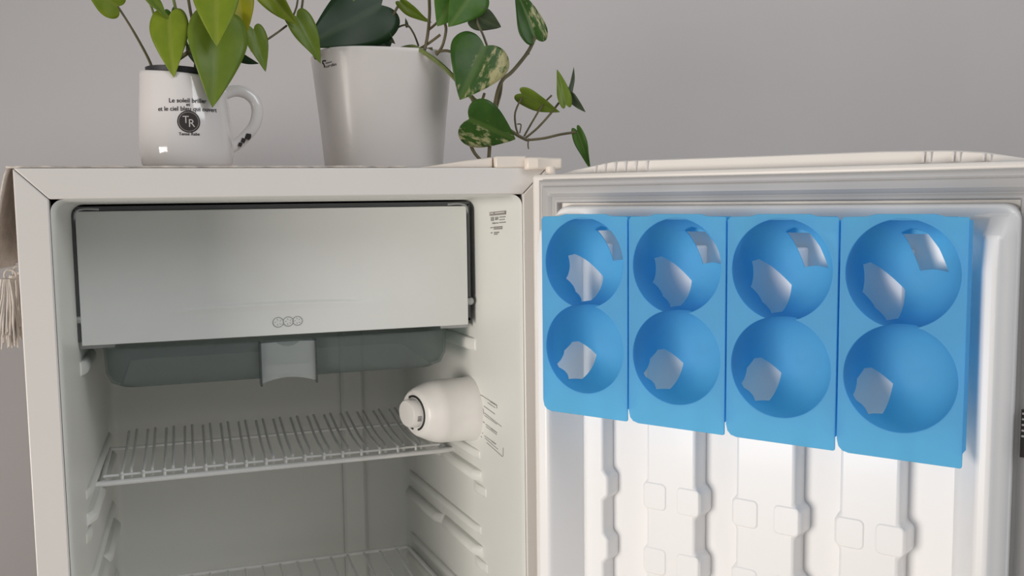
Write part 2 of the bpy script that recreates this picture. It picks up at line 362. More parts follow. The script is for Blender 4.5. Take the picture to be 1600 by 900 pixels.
# crowned cap along the top of the door
def interp(tab, x):
    for (a, b), (c, d) in zip(tab, tab[1:]):
        if a <= x <= c: return b+(d-b)*(x-a)/(c-a)
    return tab[0][1] if x < tab[0][0] else tab[-1][1]
capz = [(.010, .8530), (.022, .8562), (.045, .8600), (.066, .8632), (.09, .8634), (.2, .8632), (.30, .8634), (.350, .8622), (.373, .8600), (.396, .8553), (.412, .8522)]
bm = BM(); rings = []
for k in range(61):
    s = .010+.402*k/60; z = interp(capz, s); rings.append([(s, .022, DZ1-.003), (s, .024, z-.0010), (s, .0255, z), (s, .046, z), (s, .050, z-.002), (s, .050, DZ1-.003)])
loft(bm, rings, True, True); obj('door_cap', bm, 'door_enamel', door, DM, angle=40)
for s in (.048, .058, .0685, .079, .0895, .1005, .3315, .336, .352, .356, .3725, .3765):
    z = interp(capz, s); bm = BM(); box(bm, s-.0007, s+.0007, .0205, .0240, DZ1+.001, z-.0012); obj('cap_tick', bm, 'ceramic', door, DM, bevel=.0004)
# gasket: a soft ridged frame
def frame_ring(prof, s0, s1, z0, z1, name, m):
    bm = BM(); rings = []
    for cs, cz, fs, fz in ((s0, z0, 1, 1), (s1, z0, -1, 1), (s1, z1, -1, -1), (s0, z1, 1, -1)):
        rings.append([(cs+fs*i, y, cz+fz*i) for i, y in prof])
    R = [[bm.verts.new(p) for p in r] for r in rings]; n = len(prof)
    for a in range(4):
        A = R[a]; B = R[(a+1) % 4]
        for k in range(n): bm.faces.new((A[k], A[(k+1) % n], B[(k+1) % n], B[k]))
    return obj(name, bm, m, door, DM, bevel=.0006, angle=30)
frame_ring([(0, .007), (0, .001), (.0018, -.001), (.0045, -.0012), (.0055, -.0002), (.0068, -.0026), (.0125, -.0034), (.0150, -.0020), (.0162, -.0006), (.0180, -.0012), (.0205, -.0008), (.0215, .002), (.0215, .007)], -.0005, .4215, .062, .8472, 'gasket', 'gasket')
# inner panel: raised field with tall side dikes
LZ0, LZ1 = .084, .8238
bm = BM(); secs = []
for y, d, r in ((.007, 0, .012), (.0, .0005, .012), (-.006, .002, .012), (-.008, .004, .012)):
    secs.append([(x, y, z) for x, z in rrect(.0195+d, .4025-d, LZ0+d, LZ1-d, r)])
for y, d, r in ((-.0075, .014, .01), (-.001, .018, .01), (0, .022, .01)):
    secs.append([(x, y, z) for x, z in rrect(.0195+d, .4025-d, LZ0+d, LZ1-d, r)])
loft(bm, secs, False, True); obj('inner_panel', bm, 'door_liner', door, DM, angle=50)
def dike(prof, name='side_dike'):
    bm = BM(); rings = []
    for z, k in ((LZ0+.006, .0), (LZ0+.02, .8), (LZ0+.04, 1), (LZ1-.045, 1), (LZ1-.022, .9), (LZ1-.010, .45), (LZ1-.006, .0)):
        rings.append([(s, -(.001+(t-.001)*k) if t > .002 else -t, z) for s, t in prof])
    loft(bm, rings, True, True); return obj(name, bm, 'door_liner', door, DM, bevel=.0025, seg=3, angle=45)
dike([(.021, -.003), (.023, .001), (.030, .050), (.033, .0545), (.043, .0545), (.0465, .050), (.0585, .010), (.064, .001), (.064, -.003)])
dike([(.364, -.003), (.364, .001), (.3695, .012), (.3845, .050), (.387, .0545), (.394, .0545), (.397, .050), (.4005, .001), (.4010, -.003)])
# vertical ribs with wider steps where the racks clip in
ROWS = [(.5605-.0577*k, .586-.0577*k) for k in range(-1, 8)]
ROWS = [r for r in ROWS if r[1] < .60]
def rib(s0, s1, h, left=True):
    zt = .79; zb = .12; e = .0052; k = .006
    Rt = [(s1, zt)]; Lf = [(s0, zt)]
    for a, b in ROWS:
        if a < zb+.01: break
        Rt += [(s1, b+.001), (s1+e, b-k*.7), (s1+e, a+k*.7), (s1, a-.001)]
        if left: Lf += [(s0, b+.001), (s0-e*.75, b-k*.7), (s0-e*.75, a+k*.7), (s0, a-.001)]
    P = Rt+[(s1, zb), (s0, zb)]+Lf[1:][::-1]+[(s0, zt)]
    cx = (s0+s1)/2
    bm = BM(); prism(bm, P, lambda p: (p[0]+(.0025 if p[0] > cx else -.0025), .0008, p[1]), lambda p: (p[0], -h, p[1]))
    obj('door_rib', bm, 'door_liner', door, DM, bevel=.0022, seg=3, angle=50)
rib(.056, .0765, .016, False)
for a, b in ((.1217, .1666), (.2032, .2513), (.2867, .330)):
    rib(a, b, .018)
    for z0, z1 in ROWS:
        if z0 < .3: continue
        for p0, p1 in ((a-.0028, a+.0185), (b-.0165, b+.0040)):
            bm = BM(); loft(bm, [[(x, -.0172, z) for x, z in rrect(p0, p1, z0+.001, z1-.001, .004, 4)], [(x, -.0181, z) for x, z in rrect(p0, p1, z0+.001, z1-.001, .004, 4)], [(x, -.0186, z) for x, z in rrect(p0+.001, p1-.001, z0+.002, z1-.002, .0035, 4)]], False, True)
            obj('rack_pad', bm, 'door_liner', door, DM, angle=15)
# dark printed sticker on the right of the door
bm = BM(); box(bm, .4062, .4155, -.0047, -.0036, .646, .680); lab = obj('door_sticker', bm, 'print_dark', door, DM, label='dark printed sticker on the door seal')
bm = BM()
for k in range(5): box(bm, .4068, .415, -.0051, -.0046, .6765-.004*k, .6778-.004*k)
obj('sticker_lines', bm, 'print_pale', door, DM)

# ------------------------------------------------------------------ drip tray under the freezer
drip = tag(empty('drip_tray', (.22, .20, .6485)), 'clear smoke-grey plastic drip tray hanging under the freezer box', 'tray')
def tray_ring(inset, z, y0=.118, y1=.325): return [(x, y, z) for x, y in rrect(.050+inset, .3975-inset, y0+inset, y1-inset, .02, 6)]
bm = BM(); loft(bm, [tray_ring(-.003, .6905), tray_ring(0, .6885), tray_ring(.001, .664), tray_ring(.005, .6535), tray_ring(.013, .6490), tray_ring(.016, .6505), tray_ring(.0075, .6550), tray_ring(.003, .664), tray_ring(.002, .6885), tray_ring(-.003, .6905)], False, False)
R0 = [bm.verts.new(p) for p in tray_ring(.013, .6490)]; bm.faces.new(R0)
bmesh.ops.remove_doubles(bm, verts=bm.verts, dist=.00005)
obj('tray_body', bm, 'smoke_plastic', drip, angle=50)
bm = BM(); rings = []
for k in range(13):
    u = k/12; x = .1985+.054*u; bow = .011*(1-(2*u-1)**2); zb = .6455+.0055*(1-(2*u-1)**2)
    rings.append([(x, .1165-.002+bow*.4, .6875), (x, .1165-.002-bow*.0, zb+.006), (x, .1165+.001, zb), (x, .1185+.001, zb), (x, .1185, .6875)])
loft(bm, rings, True, True); obj('tray_handle', bm, 'smoke_clear', drip, angle=50)
for x in (.1978, .2532):
    bm = BM(); box(bm, x-.0009, x+.0009, .1115, .128, .6440, .6880); obj('handle_cheek', bm, 'smoke_edge', drip)

# ------------------------------------------------------------------ wire shelves
def wire_shelf(zc, yf, yb, poke, label, rise=1.0, n=17):
    root = tag(empty('wire_shelf', (.22, (yf+yb)/2, zc-.003)), label, 'shelf', 'wire shelves in the refrigerator')
    x0 = .0365; x1f, x1b = wr(yf)-.010, wr(yb)-.008
    bm = BM(); tube(bm, smooth_path([(x0, yf+.02, zc), (x0+.002, yf+.003, zc), (x0+.01, yf, zc), (x1f-.01, yf, zc), (x1f-.001, yf+.004, zc), (x1f-.001, yf+.02, zc)], 4), .0029, 10); obj('front_rail', bm, 'wire_white', root)
    bm = BM(); tube(bm, [(x0+.002, yf+.005, zc+.0065), (x1f-.004, yf+.005, zc+.0065)], .0015, 8); obj('front_wire', bm, 'wire_white', root)
    bm = BM(); tube(bm, [(x0-.001, yb, zc+.001), (x1b, yb, zc+.001)], .0018 if poke else .0024, 8); obj('back_rail', bm, 'wire_white', root)
    for a, b in ((x0, x0-.001), (x1f-.001, x1b)):
        bm = BM(); tube(bm, [(a, yf+.015, zc), (b, yb, zc+.001)], .0024, 8); obj('side_rail', bm, 'wire_white', root)
    bm = BM(); tube(bm, smooth_path([(0, yf+.002, zc-.001), (0, yf+.003, zc+.006*rise), (0, yf+.008, zc+.0095*rise), (0, (yf+yb)/2, zc+.010*rise), (0, yb+.006*rise, zc+.010*rise+poke)], 4), .0017, 6)
    long_w = obj('wire', bm, 'wire_white', root, Matrix.Translation((x0+.0205, 0, 0)))
    bm = BM(); tube(bm, smooth_path([(0, yf+.012, zc+.001), (0, yf+.013, zc+.006), (0, yf+.020, zc+.0095), (0, (yf+yb)/2, zc+.010), (0, yb+.012, zc+.010+poke)], 4), .0017, 6)
    short_w = rise == 1 and obj('wire', bm, 'wire_white', root, Matrix.Translation((x0+.0205+.0085, 0, 0)))
    step = (x1f-x0-.0205-.012)/(n-1)
    for k in range(1, n):
        if x0+.0205+step*k < x1b-.004: clone(long_w, root, Matrix.Translation((x0+.0205+step*k, 0, 0)))
        if short_w and x0+.029+step*k < x1b-.004: clone(short_w, root, Matrix.Translation((x0+.029+step*k, 0, 0)))
wire_shelf(.5365, .197, .345, .009, 'upper white wire shelf level with the thermostat dial')
wire_shelf(.3665, .150, .352, 0, 'lower white wire shelf cut by the bottom of the picture', 0, 17)

# ------------------------------------------------------------------ blue egg holder hanging on the door
ET = .070; ES0, ESW = .0485, .0832; EZ0, EZ1 = .6492, .8160
holder = empty('egg_holder', DO+Vector((cos(DA), -sin(DA), 0))*.21+Vector((-sin(DA), -cos(DA), 0))*ET+Vector((0, 0, EZ0)))
tag(holder, 'translucent blue plastic egg holder with eight round cups hung inside the door', 'egg holder')
RC = .0372; ZU, ZL = .7768, .7056; ZM = (ZU+ZL)/2
def evaluated_mesh(o, name):
    dg = bpy.context.evaluated_depsgraph_get(); me = bpy.data.meshes.new_from_object(o.evaluated_get(dg)); me.name = name; return me
def temp(bm):
    bmesh.ops.recalc_face_normals(bm, faces=bm.faces); me = bpy.data.meshes.new('t'); bm.to_mesh(me); bm.free(); o = bpy.data.objects.new('t', me); COL.objects.link(o); return o
def cut(base, cutters, name, m, angle=35):
    for c in cutters:
        b = base.modifiers.new('b', 'BOOLEAN'); b.operation = 'DIFFERENCE'; b.solver = 'EXACT'; b.object = c
    me = evaluated_mesh(base, name)
    for o in [base]+cutters: bpy.data.objects.remove(o)
    me.materials.clear(); finish(me, m, True, angle); return me
# plate of one section: local x 0..ESW, y = 0 front .. towards +y (door), z absolute
bm = BM(); gp = .0006
P = [(gp, EZ1-.003), (gp+.002, EZ1-.0008), (.018, EZ1-.0005), (.024, EZ1+.0012), (.062, EZ1+.0012), (.068, EZ1-.0005), (ESW-gp-.001, EZ1-.0008), (ESW-gp, EZ1-.002), (ESW-gp, EZ0+.001), (ESW-gp-.001, EZ0), (.009, EZ0), (.0045, EZ0+.0012), (.0018, EZ0+.004), (gp, EZ0+.009)]
CXY = (ESW/2, ZM)
angs = sorted([2*pi*k/144 for k in range(144)]+[math.atan2(z-CXY[1], x-CXY[0]) % (2*pi) for x, z in P])
def ray_circle(a, zc):
    dz = zc-CXY[1]; b = dz*sin(a); return b+sqrt(b*b-dz*dz+RC*RC)
def ray_outline(a):
    d = (cos(a), sin(a)); best = 9
    for (x0, z0), (x1, z1) in zip(P, P[1:]+P[:1]):
        ex, ez = x1-x0, z1-z0; den = d[0]*ez-d[1]*ex
        if abs(den) < 1e-12: continue
        ox, oz = x0-CXY[0], z0-CXY[1]; t = (ox*ez-oz*ex)/den; u = (ox*d[1]-oz*d[0])/den
        if t > 0 and -1e-6 <= u <= 1+1e-6: best = min(best, t)
    return best
rows = []
for a in angs:
    ri = max(ray_circle(a, ZU), ray_circle(a, ZL)); ro = max(ri+.0004, ray_outline(a))
    q = lambda r, y: bm.verts.new((CXY[0]+r*cos(a), y, CXY[1]+r*sin(a)))
    rows.append([q(ri, 0), q(ro, 0), q(ro, .0016), q(ri, .0016)])
for k in range(len(rows)):
    A = rows[k]; B = rows[(k+1) % len(rows)]
    for e in range(4): bm.faces.new((A[e], A[(e+1) % 4], B[(e+1) % 4], B[e]))
bmesh.ops.recalc_face_normals(bm, faces=bm.faces)
plate_me = bpy.data.meshes.new('tray_section'); bm.to_mesh(plate_me); bm.free(); finish(plate_me, 'tray_blue', True, 30)
# cups
def depth(a, b):
    r = min(1, sqrt(a*a+b*b)); return (.0465+.006*(-a-b)*.5)*(1-r**3.2)**.5
def cup_mesh(zc, up, polys, name):
    bm = BM(); NR, NA = 18, 64
    def surf(off):
        rows = []
        for i in range(NR+1):
            r = sin(pi/2*i/NR)
            if i == 0: rows.append([bm.verts.new((ESW/2, depth(0, 0)+off, zc))]); continue
            row = []
            for k in range(NA):
                an = 2*pi*k/NA; a = r*cos(an); b = r*sin(an); rr = RC+(off*.9 if i > NR*.5 else off*.4)
                x = ESW/2+rr*a; z = zc+rr*b; y = depth(a, b)+off*(1-r**6)+.0008
                row.append(bm.verts.new((x, y, z)))
            rows.append(row)
        return rows
    S0 = surf(0); S1 = surf(.0013)
    for S in (S0, S1):
        for k in range(NA):
            bm.faces.new((S[0][0], S[1][k], S[1][(k+1) % NA]))
            for i in range(1, NR): bm.faces.new((S[i][k], S[i+1][k], S[i+1][(k+1) % NA], S[i][(k+1) % NA]))
    for k in range(NA): bm.faces.new((S0[NR][k], S1[NR][k], S1[NR][(k+1) % NA], S0[NR][(k+1) % NA]))
    base = temp(bm); cs = []
    bm = BM(); box(bm, -.05, .15, -.02, .12, *((ZM-.1, ZM+.0001) if up else (ZM-.0001, ZM+.1))); cs.append(temp(bm))
    for poly in polys:
        bm = BM(); prism(bm, poly, lambda p: (ESW/2+RC*p[0], .010, zc+RC*p[1]), lambda p: (ESW/2+RC*p[0], .09, zc+RC*p[1])); cs.append(temp(bm))
    return cut(base, cs, name, 'tray_blue', 40)
POLY_A = [(-.25, .72), (-.05, .80), (.21, .72), (.40, .42), (.58, -.02), (.30, .02), (.04, -.02)]
POLY_B = [(-.90, .10), (-.80, .14), (-.62, -.02), (-.22, -.40), (-.20, -.90), (-.36, -.92), (-.62, -.72), (-.86, -.42)]
POLY_C = [(-.93, -.20), (-.86, -.02), (-.76, -.02), (-.40, -.34), (-.43, -.84), (-.62, -.80), (-.90, -.50)]
cup_up = cup_mesh(ZU, True, [POLY_A, POLY_B], 'egg_cup'); cup_lo = cup_mesh(ZL, False, [POLY_C], 'egg_cup')
# top hook flange and rim mesh
bm = BM(); prism(bm, [(.0008, EZ1-.0016), (.0008, EZ1-.0030), (.050, EZ1-.0030), (.050, EZ1-.014), (.0515, EZ1-.014), (.0515, EZ1-.0016)], lambda p: (.020, p[0], p[1]), lambda p: (.066, p[0], p[1]))
hook_me = bpy.data.meshes.new('hook'); bmesh.ops.recalc_face_normals(bm, faces=bm.faces); bm.to_mesh(hook_me); bm.free(); finish(hook_me, 'tray_blue')
bm = BM(); w = .0016
for x0, x1 in ((gp, gp+w), (ESW-gp-w, ESW-gp)): box(bm, x0, x1, .0008, .013, EZ0+.010, EZ1-.003)
rim_me = bpy.data.meshes.new('side_rim'); bmesh.ops.recalc_face_normals(bm, faces=bm.faces); bm.to_mesh(rim_me); bm.free(); finish(rim_me, 'tray_blue', False)
for k in range(4):
    Mk = DM @ Matrix.Translation((ES0+ESW*k, -ET, 0))
    sec = bpy.data.objects.new('tray_section', plate_me); link(sec, holder, Mk)
    b = sec.modifiers.new('bevel', 'BEVEL'); b.width = .0005; b.segments = 2; b.limit_method = 'ANGLE'
    for nm, me in (('egg_cup', cup_up), ('egg_cup', cup_lo), ('hook', hook_me), ('side_rim', rim_me)):
        c = bpy.data.objects.new(nm, me); link(c, sec, Mk)

# ------------------------------------------------------------------ cloth runner on top, tassels down the left side
RT = TOP+.0022
runner = tag(empty('table_runner', (.16, .2, TOP)), 'cream cotton runner under the mug with a tasselled end hanging over the side', 'cloth')
bm = BM(); nx, ny = 60, 24; grid = []
for i in range(nx+1):
    x = -.006+.336*i/nx; row = []
    edge = .005+.0022*sin(i*1.9)+.0016*sin(i*.7+1)
    for j in range(ny+1):
        v = j/ny; y = edge+(.41-edge)*v; z = TOP+.0012+(.0007*sin(i*2.3+j)*sin(j*1.7) if (j < 3) else 0)
        row.append(bm.verts.new((x, y, z)))
    grid.append(row)
for i in range(nx):
    for j in range(ny): bm.faces.new((grid[i][j], grid[i+1][j], grid[i+1][j+1], grid[i][j+1]))
obj('runner_cloth', bm, 'cotton', runner, solid=.0018)
bm = BM(); grid = []
for i in range(15):
    u = i/14; row = []
    for j in range(25):
        y = .012+.39*j/24; z = TOP+.0014-.085*u; x = -.0062-.008*sin(min(1, u*1.4)*pi/2)-.0035*u*(1+sin(j*1.3))
        if i == 0: x = -.0045
        row.append(bm.verts.new((x, y, z)))
    grid.append(row)
for i in range(14):
    for j in range(24): bm.faces.new((grid[i][j], grid[i+1][j], grid[i+1][j+1], grid[i][j+1]))
obj('hanging_end', bm, 'cotton', runner, solid=.0018)
for q in range(9):
    yc = .024+.044*q; bm = BM(); random.seed(40+q)
    tube(bm, [(-.0105+.0045*cos(a), yc+.002, .771+.005*sin(a)) for a in [2*pi*k/12 for k in range(12)]], .0011, 6, closed=True)
    for k in range(95):
        a = random.uniform(0, 2*pi); r = sqrt(random.random()); l = random.uniform(.036, .060)
        x0, y0 = -.013+.004*r*cos(a), yc+.004*r*sin(a); x1, y1 = -.0165+.0120*r*cos(a), yc+.013*r*sin(a)
        wv = random.uniform(-.002, .002)
        tube(bm, smooth_path([(x0, y0, .768), ((x0+x1)/2+wv, (y0+y1)/2-wv, .768-l*.45), (x1, y1, .768-l)], 4), .0013, 5, r1=.0008)
    obj('tassel', bm, 'cotton', runner)

# ------------------------------------------------------------------ mug
MX, MY = .1362, .130
mug = tag(empty('mug', (MX, MY, RT)), 'glossy white ceramic mug with French lettering, used as a plant pot', 'mug')
MP = [(.034, 0), (.0395, .0015), (.0425, .006), (.0440, .014), (.0444, .022), (.0441, .035), (.0430, .050), (.0415, .065), (.0399, .078), (.0388, .087), (.0384, .0895)]
def mug_r(h): return interp([(b, a) for a, b in MP], h)
MI = [(.0376, .0902), (.0364, .0893), (.0374, .080), (.040, .058), (.041, .02), (.036, .006), (0, .005)]
def mug_map(r, a, h):
    lift = max(0, (h-.02)/.07)**2
    x = r*cos(a); spout = max(0, -cos(a))**6*lift
    return (x-.0025*spout, r*sin(a), h+lift*.0035*(-cos(a))+.0012*spout)
bm = BM(); lathe(bm, [(0, .002), (.030, .002), (.031, 0)]+MP+MI, 64, mug_map); obj('mug_body', bm, 'ceramic', mug, Matrix.Translation((MX, MY, RT)), angle=60)
hp = [at(x, y, MY) for x, y in ((338, 158), (352, 147), (368, 142), (385, 146), (398, 158), (402, 176), (397, 196), (384, 213), (368, 227), (350, 236))]
bm = BM(); tube(bm, smooth_path(hp, 6), .0058, 14, flat=.8); hd = obj('handle', bm, 'ceramic', mug)
def mug_pt(u, z, off=.0004):
    h = z-RT; r = mug_r(h)+off; a = u/r; return (MX+r*sin(a), MY-r*cos(a), z)
mz = lambda py: at(295, py, MY-.0436).z
MU = lambda px: (at(px, 190, MY-.0436).x-MX)
uc = MU(295)
def on_mug(py, u0=0, off=.0003): return lambda x, y, h: mug_pt(uc+u0+x, mz(py)+y, off+h)
bm = text_bm('Le soleil briller', .0058, on_mug(157), bold=True); text_bm('et', .0046, on_mug(163.2), bm, bold=True); text_bm('et le ciel bleu qui ouvert', .0058, on_mug(170), bm, bold=True); text_bm('Tense Rabe', .0040, on_mug(209.5), bm, bold=True)
obj('mug_lettering', bm, 'print_dark', mug, smooth=False, label='dark printed French lettering')
bm = BM(); rad = .0104; zc = mz(190); C0 = []
rows = [[bm.verts.new(mug_pt(uc+rad*q/6*cos(2*pi*k/40), zc+rad*q/6*sin(2*pi*k/40), .0003)) for k in range(40)] for q in range(1, 7)]
c0 = bm.verts.new(mug_pt(uc, zc, .0003))
for k in range(40):
    bm.faces.new((c0, rows[0][k], rows[0][(k+1) % 40]))
    for q in range(5): bm.faces.new((rows[q][k], rows[q+1][k], rows[q+1][(k+1) % 40], rows[q][(k+1) % 40]))
badge = obj('badge', bm, 'print_dark', mug, solid=.0001, label='round dark badge with the letters TR')
bm = text_bm('T', .0098, on_mug(187.5, -.0026, .0006)); text_bm('R', .0105, on_mug(193, .0024, .0006), bm)
tube(bm, [mug_pt(uc+.0090*cos(2*pi*k/36), zc+.0090*sin(2*pi*k/36), .0004) for k in range(36)], .00016, 5, closed=True)
obj('badge_letters', bm, 'print_pale', badge, smooth=False)
bm = BM()      # dark marks on the lower part of the handle
def hmark(px, py, r, wob):
    c = at(px, py, MY)-Vector((0, .0062, 0)); n = 9
    v = [bm.verts.new(c+(RIGHT*cos(2*pi*k/n)+UP*sin(2*pi*k/n))*r*(1+wob*(k % 2))) for k in range(n)]
    v2 = [bm.verts.new(p.co+Vector((0, .0022, 0))) for p in v]; bm.faces.new(v); bm.faces.new(v2[::-1])
    for k in range(n): bm.faces.new((v[k], v2[k], v2[(k+1) % n], v[(k+1) % n]))
hmark(387.5, 214, .0030, .25); hmark(380, 220, .0021, .5); hmark(375, 226.5, .0019, .4)
obj('handle_marks', bm, 'print_dark', mug, smooth=False)
bm = BM(); lathe(bm, [(0, .080), (.0345, .080), (.0352, .092), (.0355, .0962), (.0338, .0968), (.0328, .0935), (.030, .0925), (0, .0935)], 48, lambda r, a, h: (r*cos(a), r*sin(a), h+.0022*(-cos(a)))); obj('inner_pot', bm, 'black_plastic', mug, Matrix.Translation((MX, MY, RT)))
bm = BM(); lathe(bm, [(.0318, .0925), (.028, .0942), (.015, .0948), (0, .0952)], 32); obj('soil', bm, 'soil', mug, Matrix.Translation((MX, MY, RT)))

# ------------------------------------------------------------------ planter
PX, PY, PH = .3505, .225, .1305
planter = tag(empty('planter', (PX, PY, RT)), 'tall tapering glossy white plastic planter standing behind the hinge cover', 'plant pot')
SQ = 3.0
def sq(r, a, h):     # rounded-square cross-section
    k = (abs(cos(a))**SQ+abs(sin(a))**SQ)**(-1/SQ); return (r*k*cos(a), r*k*sin(a), h)
PP = [(.0615, 0), (.0640, .0015), (.0648, .006), (.0695, .06), (.0765, .125), (.0774, .1290)]
bm = BM(); lathe(bm, [(0, .002), (.060, .002)]+PP+[(.0766, PH), (.0750, PH), (.0744, .1285), (.0675, .06), (.062, .01), (0, .01)], 96, sq); obj('pot_body', bm, 'planter_white', planter, Matrix.Translation((PX, PY, RT)), angle=60)
bm = BM(); lathe(bm, [(.0738, .116), (.06, .1190), (.03, .121), (0, .122)], 40, sq); obj('soil', bm, 'soil', planter, Matrix.Translation((PX, PY, RT)))
def pot_pt(px, py, dx=0, dz=0, off=.0004):
    # point on the outside of the pot seen at that pixel
    R = FWD + RIGHT*((px-800)/F_PX) - UP*((py-450)/F_PX); t = .85
    while t < 1.3:
        p = CAM+R*t
        if abs(p.x-PX)**SQ+abs(p.y-PY)**SQ < interp([(b, a) for a, b in PP], min(.128, max(0, p.z-RT)))**SQ: break
        t += .0004
    r = interp([(b, a) for a, b in PP], p.z+dz-RT); x = p.x+dx-PX
    return Vector((PX+x, PY-max(0, r**SQ-abs(x)**SQ)**(1/SQ)-off, p.z+dz))
pw = lambda px, py: (lambda x, y, h: pot_pt(px, py, x, y+x*.12, .0004+h))
bm = text_bm('vaso', .0030, pw(513.5, 97.5), bold=True); text_bm('urdin', .0044, pw(517.5, 102), bm, bold=True)
tube(bm, [pot_pt(509, 95), pot_pt(504.4, 95.5), pot_pt(504.3, 99), pot_pt(506.5, 101)], .0009, 6); tube(bm, [pot_pt(506.6, 102.5), pot_pt(507.6, 105.5)], .0010, 6)
obj('pot_mark', bm, 'print_dark', planter, smooth=False, label='small black printed plant mark')

# ------------------------------------------------------------------ leaves
HALF = [(0, 0), (.09, -.075), (.20, -.105), (.31, -.07), (.39, .03), (.425, .16), (.41, .30), (.355, .45), (.27, .61), (.17, .77), (.075, .91), (0, 1)]
MID = [0, .015, .05, .10, .16, .24, .34, .47, .62, .77, .91, 1]
def resample(tab, n):
    P = smooth_path([(a, b, 0) for a, b in tab], 3); return [(p.x, p.y) for p in P]
HO = resample(HALF, 3); MO = [p[1] for p in resample([(i, m) for i, m in enumerate(MID)], 3)]
def leaf(plant, base, tip, y0, y1, width, m, roll=0, fold=.25, droop=.12, shape=1.0, seed=0):
    """heart leaf from base pixel (depth y0) to tip pixel (depth y1); width = full width / length"""
    B = at(*base, y0); T = at(*tip, y1); ax = T-B; Ln = ax.length; ax.normalize()
    view = ((B+T)/2-CAM).normalized(); side = ax.cross(view).normalized()
    side = Matrix.Rotation(roll, 3, ax) @ side; nrm = side.cross(ax).normalized()
    if nrm.dot(view) > 0: nrm = -nrm
    rnd = random.Random(seed); ph = rnd.uniform(0, 6)
    bm = BM(); uvl = bm.loops.layers.uv.new('leaf'); K = 5; co = {}
    sc = width/.85
    def pt(i, k, sg):
        f = k/K; x = HO[i][0]*f*sg; y = MO[i]*(1-f)+HO[i][1]*f
        z = fold*abs(x)*(1-.45*abs(x)/.43)-droop*y*y+.018*sin(y*9+ph+sg)*abs(x)/.4-.03*(abs(x)/.42)**2
        p = B+(side*(x*sc)+ax*y+nrm*(-z if False else z*1.0))*Ln
        return p, (x, y)
    V = {}
    for sg in (-1, 1):
        for i in range(len(HO)):
            for k in range(K+1):
                if k == 0 and sg == 1: V[(i, 0, 1)] = V[(i, 0, -1)]; continue
                p, uvc = pt(i, k, sg); v = bm.verts.new(p); V[(i, k, sg)] = v; co[v] = uvc
        for i in range(len(HO)-1):
            for k in range(K):
                q = [V[(i, k, sg)], V[(i+1, k, sg)], V[(i+1, k+1, sg)], V[(i, k+1, sg)]]
                try: f = bm.faces.new(q)
                except ValueError: continue
                for l in f.loops: l[uvl].uv = co[l.vert]
    bmesh.ops.remove_doubles(bm, verts=bm.verts, dist=1e-6)
    return obj('leaf', bm, m, plant, solid=.0005, angle=180)
def stem(plant, pts, r, m='stem_brown', r1=None, name='stem'):
    bm = BM(); tube(bm, smooth_path([at(x, y, d) for x, y, d in pts], 5), r, 7, r1=r1); return obj(name, bm, m, plant)

# neon pothos in the mug
neon = tag(empty('pothos_plant', (MX, MY, RT+.100)), 'lime green pothos with heart leaves growing in the white mug', 'plant')
stem(neon, [(239, 112, .13), (232, 92, .13), (208, 48, .125), (184, 10, .12)], .0015, 'stem_brown', .0010)
leaf(neon, (184, 10), (128, -28), .12, .10, .80, 'leaf_lime', roll=.3, seed=1)
stem(neon, [(268, 114, .13), (275, 96, .125), (297, 80, .12), (300, 76, .12)], .0022, 'stem_brown')
stem(neon, [(297, 82, .12), (283, 45, .115), (272, 3, .11), (268, -20, .11)], .0014, 'stem_green')
stem(neon, [(305, 110, .135), (306, 60, .135), (298, 20, .135), (292, -15, .13)], .0015, 'stem_brown')
stem(neon, [(262, 112, .125), (252, 70, .12), (238, 15, .11), (226, -12, .11)], .0011, 'stem_green')
leaf(neon, (264, 25), (269, 117), .105, .085, .60, 'leaf_lime', roll=.25, fold=.22, droop=.10, seed=2)
leaf(neon, (268, 20), (281, 86), .118, .112, .45, 'leaf_green', roll=.5, seed=3)
leaf(neon, (228, -12), (262, 26), .11, .10, .42, 'leaf_mid', roll=-.5, seed=4)
stem(neon, [(318, 112, .135), (345, 70, .13), (352, 30, .12), (346, 20, .115)], .0015, 'stem_green')
leaf(neon, (342, 32), (335, 160), .095, .070, .66, 'leaf_mid', roll=-.12, fold=.20, droop=.16, seed=5)
leaf(neon, (338, -34), (338, 70), .085, .065, .66, 'leaf_lime', roll=.15, fold=.2, droop=.05, seed=6)
leaf(neon, (372, -22), (382, 64), .105, .10, .52, 'leaf_yellow', roll=-.1, seed=7)
leaf(neon, (300, 72), (312, 108), .14, .14, .62, 'leaf_dark', roll=.4, seed=8)
leaf(neon, (372, 88), (403, 101), .145, .14, .5, 'leaf_dark', roll=.5, seed=9)
stem(neon, [(320, 112, .14), (348, 98, .145), (375, 90, .145)], .0010)
stem(neon, [(325, 112, .13), (360, 60, .12), (388, 5, .11), (372, -20, .105)], .0012, 'stem_green')

# variegated pothos in the planter
vine = tag(empty('pothos_plant', (PX, PY, RT+.115)), 'trailing pothos with cream marbled leaves growing in the tall planter', 'plant')
V = 'stem_brown'
stem(vine, [(494, 90, .19), (488, 78, .17), (470, 55, .15), (452, 36, .14), (440, 12, .14), (425, -15, .14)], .0026, V)
stem(vine, [(460, 44, .145), (470, 20, .145), (474, -8, .145)], .0012, V); stem(vine, [(452, 38, .14), (463, 12, .14), (466, -10, .14)], .0010, V)
stem(vine, [(448, 40, .14), (432, 52, .135), (416, 63, .13), (402, 74, .13), (392, 80, .13)], .0011, V)
leaf(vine, (396, 46), (416, 110), .125, .118, .52, 'leaf_mid', roll=-.2, seed=11)
leaf(vine, (410, -22), (461, 40), .13, .12, .55, 'leaf_lime', roll=.4, seed=12)
leaf(vine, (463, 26), (504, 92), .135, .125, .56, 'leaf_mid', roll=-.35, fold=.3, droop=.25, seed=13)
leaf(vine, (596, 8), (478, 70), .185, .165, .72, 'leaf_dark', roll=.15, fold=.10, droop=.06, seed=14)
